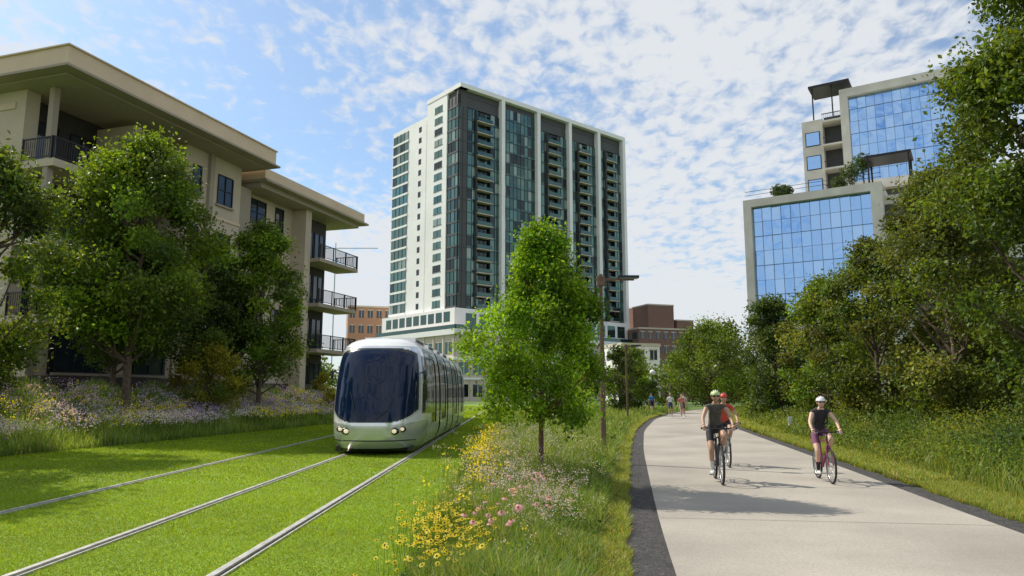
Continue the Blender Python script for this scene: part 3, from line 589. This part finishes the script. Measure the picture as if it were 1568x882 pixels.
# ---------------- lamps ----------------
RUST=mat('rust_brown_paint',(.14,.085,.055),.6,var=.25,vs=8)
def lamp(x,y,h,r=.065,arm=.85):
    g=Grp('street_lamp',(x,y,0)); addtube(g,'pole',RUST,[(x,y,0),(x,y,h*.5),(x,y,h)],[r*1.1,r,r*.75],12,True); addtube(g,'base_plate',RUST,[(x,y,0),(x,y,.06)],r*2.2,12,True)
    f=Fr(g,(x,y),(1,0),(0,1)); f.box('arm',RUST,-.12,arm,-.03,.03,h-.16,h-.10); f.box('lamp_head',DARK,arm-.42,arm+.12,-.1,.1,h-.10,h-.04); f.box('bracket',RUST,-.1,.1,-.09,.09,h-.3,h-.06); f.box('lens',GT[3],arm-.38,arm+.08,-.08,.08,h-.115,h-.103); g.done()
lamp(2.26,18.1,4.72); lamp(6.5,41,4.5,.06,.7)
g=Grp('globe_lamp',(13.6,70,0)); addtube(g,'pole',DARK,[(13.6,70,0),(13.6,70,3.5)],[.08,.05],10); V,F=ell((13.6,70,3.75),(.27,.27,.27)); g.add('globe',WHITE,V,F,smooth=True); g.done()
g=Grp('trail_marker_post',(11.8,31,0)); f=Fr(g,(11.8,31),(1,0),(0,1)); f.box('post',WHITE,-.05,.05,-.05,.05,0,.7); f.box('plate',WHITE,-.1,.1,-.065,-.052,.45,.75); g.done()
CR=mat('crane_grey_steel',(.45,.5,.55),.6)
g=Grp('construction_crane',(-150,600,0)); f=Fr(g,(-150,600),(1,.0),(0,1)); f.box('mast',CR,-.4,.4,-.4,.4,0,124); f.box('jib',CR,-12,36,-.3,.3,124,124.6); f.box('counterweight',CR,-12,-9,-1,1,121.5,124); f.box('cat_head',CR,-.3,.3,-.3,.3,124.6,129); g.done()
# ---------------- people & bikes ----------------
TIRE=mat('tyre',(.015,.015,.015),.8); SPK=mat('spokes',(.5,.5,.5),.3,.8); SHOE=mat('shoe_white',(.55,.55,.55),.6); LENSM=mat('sunglasses',(.01,.01,.01),.1)
def bike(name,loc,th,sc,fm):
    g=Grp(name,loc,th,sc)
    for y in(-.46,.6):
        V,F=torus((0,y,.345),.325,.022,n=48); g.add('tyres',TIRE,V,F,smooth=True); V,F=torus((0,y,.345),.303,.009,n=48); g.add('rims',SPK,V,F,smooth=True)
        addtube(g,'hubs',SPK,[(-.05,y,.345),(.05,y,.345)],.02)
        for k in range(20): a=2*np.pi*k/20; s=.03*(-1)**k; addtube(g,'spokes',SPK,[(s,y,.345),(0,y+.3*math.cos(a),.345+.3*math.sin(a))],.0017,4)
    bb=(0,-.02,.29); st=(0,-.2,.82); ht=(0,.40,.86); hb=(0,.43,.74)
    for a,b,r in((bb,st,.018),(bb,hb,.022),(st,ht,.017),(ht,hb,.022)): addtube(g,'frame',fm,[a,b],r)
    for s in(-.045,.045):
        addtube(g,'frame',fm,[(s*.5,-.2,.8),(s,-.46,.345)],.009); addtube(g,'frame',fm,[(s*.6,-.04,.29),(s,-.46,.345)],.010)
        addtube(g,'fork',fm,[(s*.6,.43,.74),(s,.46,.68),(s,.6,.345)],.013)
    addtube(g,'seatpost',SPK,[st,(0,-.24,.93)],.014); V,F=ell((0,-.22,.95),(.075,.14,.03)); g.add('saddle',TIRE,V,F,smooth=True)
    addtube(g,'stem',TIRE,[ht,(0,.41,.98),(0,.46,1.02)],.016); addtube(g,'handlebar',TIRE,[(-.33,.40,1.03),(-.2,.43,1.03),(0,.46,1.02),(.2,.43,1.03),(.33,.40,1.03)],.014)
    for s in(-1,1): addtube(g,'grips',TIRE,[(s*.2,.43,1.03),(s*.335,.40,1.03)],.019); addtube(g,'brake_levers',SPK,[(s*.19,.45,1.02),(s*.27,.5,.99)],.007); addtube(g,'cables',TIRE,[(s*.19,.45,1.02),(s*.08,.56,.98),(0,.46,.8)],.004,5)
    V,F=torus((.045,-.02,.29),.09,.006,n=24,k=5); g.add('chainring',TIRE,V,F); addtube(g,'chain',TIRE,[(.045,-.02,.38),(.045,-.46,.385)],.005,4); addtube(g,'chain',TIRE,[(.045,-.02,.2),(.045,-.46,.305)],.005,4)
    for s,dz,dy in((1,-.165,.03),(-1,.165,-.03)):
        addtube(g,'cranks',SPK,[(s*.06,-.02,.29),(s*.07,-.02+dy,.29+dz)],.011); V,F=ell((s*.12,-.02+dy,.29+dz),(.05,.045,.012),8,4); g.add('pedals',TIRE,V,F)
    g.done(local=True)
def skinbody(nodes,edges,labels,mats,parent,root=0):
    me=bpy.data.meshes.new('b'); me.from_pydata([n[:3] for n in nodes],edges,[]); o=bpy.data.objects.new('b',me); scene.collection.objects.link(o)
    md=o.modifiers.new('s','SKIN'); sv=me.skin_vertices[0].data
    for i,n in enumerate(nodes): r=n[3]; sv[i].radius=r if isinstance(r,tuple) else (r,r); sv[i].use_root=(i==root)
    md.use_smooth_shade=True; sb=o.modifiers.new('u','SUBSURF'); sb.levels=2; sb.render_levels=2
    dg=bpy.context.evaluated_depsgraph_get(); dg.update(); ev=o.evaluated_get(dg); m2=bpy.data.meshes.new_from_object(ev); bpy.data.objects.remove(o)
    m2.name='body'
    keys=list(mats); [m2.materials.append(mats[k]) for k in keys]
    P0=np.array([nodes[a][:3] for a,b in edges]);P1=np.array([nodes[b][:3] for a,b in edges]); rr=np.array([np.mean([np.mean(nodes[a][3]),np.mean(nodes[b][3])]) for a,b in edges])
    for p in m2.polygons:
        c=np.array(p.center); d=P1-P0; t=np.clip(((c-P0)*d).sum(1)/(d*d).sum(1),0,1); q=np.linalg.norm(c-(P0+d*t[:,None]),axis=1)/rr; p.material_index=keys.index(labels[int(np.argmin(q))]); p.use_smooth=True
    ob=bpy.data.objects.new('body',m2); scene.collection.objects.link(ob); ob.parent=parent; return ob
def head(g,c,skin,hair,helmet=None,tilt=0,glasses=False,hairlen=0,s=1.):
    V,F=ell((0,0,0),(.075,.092,.112),24,18)
    V[:,0]*=np.where(V[:,2]<-.02,1+(V[:,2]+.02)*2.6,1); fr_=V[:,1]>.04
    V[:,1]+=.022*np.exp(-((V[:,0]/.012)**2+((V[:,2]+.012)/.022)**2))*fr_ + .008*np.exp(-((V[:,0]/.02)**2+((V[:,2]+.085)/.02)**2))*fr_
    for sx_ in(-1,1): V[:,1]-=.01*np.exp(-(((V[:,0]-sx_*.03)/.016)**2+((V[:,2]-.012)/.012)**2))*fr_
    def put(part,m,V,F): g.add(part,m,V*s+np.array(c),F,smooth=True)
    put('head',skin,V,F)
    for sx_ in(-1,1):
        V,F=ell((sx_*.077,-.005,-.005),(.012,.02,.03),8,6); put('ears',skin,V,F); V,F=ell((sx_*.03,.079,.012),(.012,.007,.007),8,6); put('eyes',SHOE,V,F); V,F=ell((sx_*.03,.085,.012),(.005,.004,.005),8,6); put('pupils',LENSM,V,F)
        V,F=ell((sx_*.03,.083,.03),(.015,.005,.003),8,4); put('eyebrows',hair,V,F)
        if glasses: V,F=ell((sx_*.032,.092,.012),(.028,.01,.017),10,6); put('sunglasses',LENSM,V,F)
    V,F=ell((0,.082,-.055),(.024,.007,.007),10,6); put('mouth',LIP,V,F)
    V,F=ell((0,-.016,.012),(.083,.092,.112),20,10,-.1 if not hairlen else -.5,1); V[:,1]=np.minimum(V[:,1],.055+V[:,2]*.2); put('hair',hair,V,F)
    if hairlen: V,F=ell((0,-.1,-.06),(.035,.03,.09),10,8); put('ponytail',hair,V,F)
    if helmet:
        V,F=ell((0,-.01,.03),(.098,.13,.108),28,12,.0,1); V[:,2]+=np.where(V[:,1]<0,V[:,1]*.12,0); V[:,2]+=.006*np.cos(V[:,0]*150); put('helmet',helmet,V,F)
        V,F=ell((0,-.01,.032),(.1,.133,.014),28,6); put('helmet_rim',TIRE,V,F)
        for x in(-.055,-.02,.02,.055): 
            V,F=tube([(x,.09-abs(x)*.3,.09),(x,.02,.142-abs(x)*.3),(x,-.07,.12-abs(x)*.3)],[.004,.009,.004],6); put('helmet_vents',TIRE,V,F)
        for sx_ in(-1,1): V,F=tube([(sx_*.085,0,.03),(sx_*.07,.02,-.06),(0,.045,-.108)],.005,5); put('chin_strap',TIRE,V,F)
LIP=mat('lips',(.30,.10,.08),.5)
def hand(g,w,d,skin,s=1,grip=True,side=1):
    w=np.array(w,float); d=np.array(d,float); d/=np.linalg.norm(d)
    V,F=tube([w,w+d*.03,w+d*.065,w+d*.085],[.022,.034,.036,.026],10); V[:,2]=w[2]+(V[:,2]-w[2])*.75; g.add('hands',skin,V,F,smooth=True)
    for k in range(4):
        off=np.array([side*(-.027+.018*k),0,0]); L=[.062,.07,.066,.052][k]; b=w+d*.07+off
        dn=np.array([0,0,-1.]); pts=[b,b+d*L*.45+dn*.004,b+d*L*.6+dn*L*.4,b+d*L*.25+dn*L*.75]
        addtube(g,'fingers',skin,pts,[.0095,.009,.0085,.007],6,True)
    addtube(g,'thumbs',skin,[w+d*.02-np.array([side*.025,0,0]),w+d*.05-np.array([side*.048,0,.01]),w+d*.08-np.array([side*.04,0,.028])],[.012,.010,.008],6,True)
def cyclist(name,loc,th,sc,M,helmet,hair,glasses=False,hl=0,pack=None):
    g=Grp(name,loc,th,sc); sk=M['skin']
    nd=[(0,-.24,1.03,(.15,.11)),(0,-.17,1.18,(.125,.095)),(0,-.06,1.33,(.15,.10)),(0,.02,1.43,(.10,.075)),(0,.055,1.50,.052),(0,.075,1.56,.05)]
    ed=[(0,1),(1,2),(2,3),(3,4),(4,5)]; lb=['shirt','shirt','shirt','skin','skin']
    for s in(-1,1):
        b=len(nd); nd+=[(s*.165,.03,1.435,.058),(s*.215,.11,1.33,.046),(s*.27,.2,1.22,.038),(s*.275,.29,1.13,.032),(s*.27,.36,1.075,.024)]
        ed+=[(3,b),(b,b+1),(b+1,b+2),(b+2,b+3),(b+3,b+4)]; lb+=['shirt',M['sleeve'],'skin','skin','skin']
        b=len(nd)
        if s>0: leg=[(.10,-.2,.97,.092),(.115,-.04,.79,.076),(.12,.11,.61,.056),(.11,.05,.42,.052),(.105,-.02,.2,.034)]; foot=(.11,.03,.155)
        else: leg=[(-.10,-.18,.99,.092),(-.12,.02,.95,.076),(-.13,.22,.87,.056),(-.12,.10,.73,.052),(-.105,-.08,.55,.034)]; foot=(-.11,-.03,.49)
        nd+=leg; ed+=[(0,b),(b,b+1),(b+1,b+2),(b+2,b+3),(b+3,b+4)]; lb+=['shorts','shorts',M.get('knee','skin'),M.get('calf','skin'),'sock']
        V,F=ell((foot[0],foot[1]+.03,foot[2]-.0),(.045,.135,.042),14,8,-.7,1); V[:,2]+=.012; g.add('shoes',M['shoe'],V,F,smooth=True)
        hand(g,(s*.27,.355,1.077),(0.02*s,.9,-.42),sk,side=s)
    head(g,(0,.105,1.625),sk,hair,helmet,glasses=glasses,hairlen=hl,s=1.0)
    if pack:
        V,F=ell((0,-.17,1.33),(.15,.09,.2),16,10); g.add('backpack',pack,V,F,smooth=True)
        for s in(-1,1): addtube(g,'backpack_straps',pack,[(s*.1,-.08,1.47),(s*.105,.07,1.46),(s*.11,.10,1.33),(s*.13,.0,1.2),(s*.12,-.12,1.17)],.018,6)
    e=g.done(local=True); skinbody(nd,ed,lb,{'skin':sk,'shirt':M['shirt'],'shorts':M['shorts'],'sock':M['sock']},e)
sk1=mat('skin_tan',(.46,.27,.18),.5,var=.05); sk2=mat('skin_light',(.60,.38,.28),.5,var=.05); HB=mat('hair_brown',(.06,.035,.02),.6); BLK=mat('black_fabric',(.02,.02,.024),.8,bump=.3,bs=25)
th=R(171.4)
GRY=mat('charcoal_tank_fabric',(.075,.075,.065),.8,bump=.4,bs=18,var=.35,vs=14); MAR=mat('purple_shorts_fabric',(.16,.05,.12),.8,bump=.3); SOCK=mat('white_sock',(.6,.6,.58),.8); RED=mat('red_helmet',(.6,.06,.03),.3); HEL=mat('lime_helmet',(.5,.62,.25),.3,coat=.4,var=.3,vs=14); HW=mat('white_helmet',(.8,.8,.8),.3,coat=.4)
cyclist('cyclist',(4.02,14.4,.017),th,1.0,dict(skin=sk1,shirt=GRY,sleeve='skin',shorts=BLK,sock=SOCK,shoe=SHOE),HEL,HB,True)
bike('bicycle',(4.02,14.4,.017),th,1.0,mat('black_frame',(.02,.02,.022),.3))
cyclist('cyclist',(6.13,14.5,.017),th,.93,dict(skin=sk2,shirt=BLK,sleeve='skin',shorts=MAR,sock=BLK,shoe=SHOE),HW,HB,True,1,BLK)
bike('bicycle',(6.13,14.5,.017),th,.93,mat('plum_frame',(.25,.04,.10),.3))
cyclist('cyclist',(5.11,17.6,.017),th,.97,dict(skin=sk1,shirt=mat('red_shirt',(.5,.07,.04),.8),sleeve='shirt',shorts=BLK,sock=SOCK,shoe=SHOE),RED,HB)
bike('bicycle',(5.11,17.6,.017),th,.97,mat('grey_frame',(.1,.1,.12),.3))
def walker(loc,th,sc,M,hl=0):
    g=Grp('pedestrian',loc,th,sc); sk=M['skin']
    nd=[(0,0,.95,(.15,.10)),(0,0,1.12,(.125,.09)),(0,0,1.3,(.15,.10)),(0,-.01,1.42,(.10,.07)),(0,0,1.49,.05),(0,.01,1.55,.05)]
    ed=[(0,1),(1,2),(2,3),(3,4),(4,5)]; lb=['shorts','shirt','shirt','skin','skin']
    for s in(-1,1):
        b=len(nd); sw=s*.14; nd+=[(s*.17,-.01,1.41,.055),(s*.2,-sw*.4,1.27,.045),(s*.22,-sw,1.12,.037),(s*.22,-sw*1.1+.06,.9,.025)]; ed+=[(3,b),(b,b+1),(b+1,b+2),(b+2,b+3)]; lb+=['shirt','shirt','skin','skin']
        hand(g,(s*.22,-sw*1.1+.06,.9),(0,.25,-1),sk,side=s)
        b=len(nd); nd+=[(s*.09,0,.9,.09),(s*.1,sw*.7,.7,.075),(s*.1,sw*1.3,.48,.055),(s*.1,sw*1.2-.05,.28,.05),(s*.1,sw*1.7-.05,.09,.034)]; ed+=[(0,b),(b,b+1),(b+1,b+2),(b+2,b+3),(b+3,b+4)]; lb+=['shorts','shorts','skin','skin','sock']
        V,F=ell((s*.1,sw*1.7,.04),(.045,.13,.045),12,8,-.7,1); g.add('shoes',SHOE,V,F,smooth=True)
    head(g,(0,.03,1.635),sk,HB,hairlen=hl); e=g.done(local=True); skinbody(nd,ed,lb,{'skin':sk,'shirt':M['shirt'],'shorts':M['shorts'],'sock':SOCK},e)
def cl(n,c): return mat(n,c,.8)
walker((11.1,51,.017),R(170),1,dict(skin=sk1,shirt=cl('white_tee',(.7,.7,.68)),shorts=cl('navy_shorts',(.05,.06,.12))))
walker((11.75,50.5,.017),R(190),.95,dict(skin=sk2,shirt=cl('rose_tee',(.6,.18,.16)),shorts=cl('khaki_shorts',(.35,.28,.2))),1)
walker((12.5,53,.017),R(10),1,dict(skin=sk1,shirt=cl('cream_tee',(.6,.55,.45)),shorts=BLK))
walker((11.9,62,.017),R(0),1,dict(skin=sk2,shirt=cl('blue_tee',(.05,.2,.5)),shorts=BLK))
# ---------------- light ----------------
EL=R(46); sv=Vector((-.86*math.cos(EL),.51*math.cos(EL),math.sin(EL))).normalized()
sl=bpy.data.lights.new('sun','SUN'); sl.energy=5.0; sl.angle=R(.5); sl.color=(1,.93,.80); so=bpy.data.objects.new('sun',sl); scene.collection.objects.link(so); so.rotation_euler=sv.to_track_quat('Z','Y').to_euler()
w=bpy.data.worlds.new('World'); scene.world=w; w.use_nodes=True; n=w.node_tree.nodes; l=w.node_tree.links; bg=n['Background']; bg.inputs[1].default_value=.12
sky=n.new('ShaderNodeTexSky'); sky.sky_type='NISHITA'; sky.sun_disc=False; sky.sun_elevation=EL; sky.sun_rotation=math.atan2(sv.x,sv.y)
tc=n.new('ShaderNodeTexCoord'); sep=n.new('ShaderNodeSeparateXYZ'); l.new(tc.outputs['Generated'],sep.inputs[0])
def M_(op,a,b=None,c=None,clamp=False):
    q=n.new('ShaderNodeMath'); q.operation=op; q.use_clamp=clamp
    for i_,v in enumerate((a,b,c)):
        if v is None: continue
        if isinstance(v,(int,float)): q.inputs[i_].default_value=v
        else: l.new(v,q.inputs[i_])
    return q.outputs[0]
zc_=M_('ADD',M_('MAXIMUM',sep.outputs[2],0.0),.13)
cmb=n.new('ShaderNodeCombineXYZ'); l.new(M_('DIVIDE',sep.outputs[0],zc_),cmb.inputs[0]); l.new(M_('DIVIDE',sep.outputs[1],zc_),cmb.inputs[1])
def NZ(scale,det,rough=.5,off=(0,0,0),dist=0,sc=(1,1,1)):
    mp=n.new('ShaderNodeMapping'); mp.inputs['Location'].default_value=off; mp.inputs['Scale'].default_value=sc; l.new(cmb.outputs[0],mp.inputs[0])
    t=n.new('ShaderNodeTexNoise'); t.inputs['Scale'].default_value=scale; t.inputs['Detail'].default_value=det; t.inputs['Roughness'].default_value=rough; t.inputs['Distortion'].default_value=dist; l.new(mp.outputs[0],t.inputs['Vector']); return t.outputs['Fac']
def MR(v,a,b,c=0,d=1):
    q=n.new('ShaderNodeMapRange'); q.interpolation_type='SMOOTHSTEP'; l.new(v,q.inputs[0]); q.inputs[1].default_value=a;q.inputs[2].default_value=b;q.inputs[3].default_value=c;q.inputs[4].default_value=d; return q.outputs[0]
broad=NZ(1.0,3,.5,(3.1,1.7,0)); mott=NZ(19,4,.55,(0,0,0),.3,(1,.7,1)); wisp=NZ(3.5,5,.6,(5,2,0),.6)
el=sep.outputs[2]
hz=MR(el,.30,.05)
cov=M_('ADD',M_('MULTIPLY',M_('SUBTRACT',broad,.5),1.4),M_('MULTIPLY',hz,.26))
dens=M_('ADD',M_('ADD',M_('MULTIPLY',mott,1.25),M_('MULTIPLY',wisp,.6)),cov)
mask=MR(dens,.66,1.13,.16,.97)
mixc=n.new('ShaderNodeMix'); mixc.data_type='RGBA'; l.new(mask,mixc.inputs['Factor']); 
sc_=n.new('ShaderNodeVectorMath'); sc_.operation='MULTIPLY'; sc_.inputs[1].default_value=(.95,1.2,1.35); l.new(sky.outputs[0],sc_.inputs[0]); l.new(sc_.outputs[0],mixc.inputs['A']); mixc.inputs['B'].default_value=(6.5,6.75,7.05,1)
l.new(mixc.outputs['Result'],bg.inputs[0])
# ---------------- camera ----------------
cd=bpy.data.cameras.new('camera'); cd.sensor_width=36; cd.lens=36*1100/1568; cd.clip_end=6000; co=bpy.data.objects.new('camera',cd); scene.collection.objects.link(co); co.location=(0,0,1.7); co.rotation_euler=(R(90+8.38),0,0); scene.camera=co
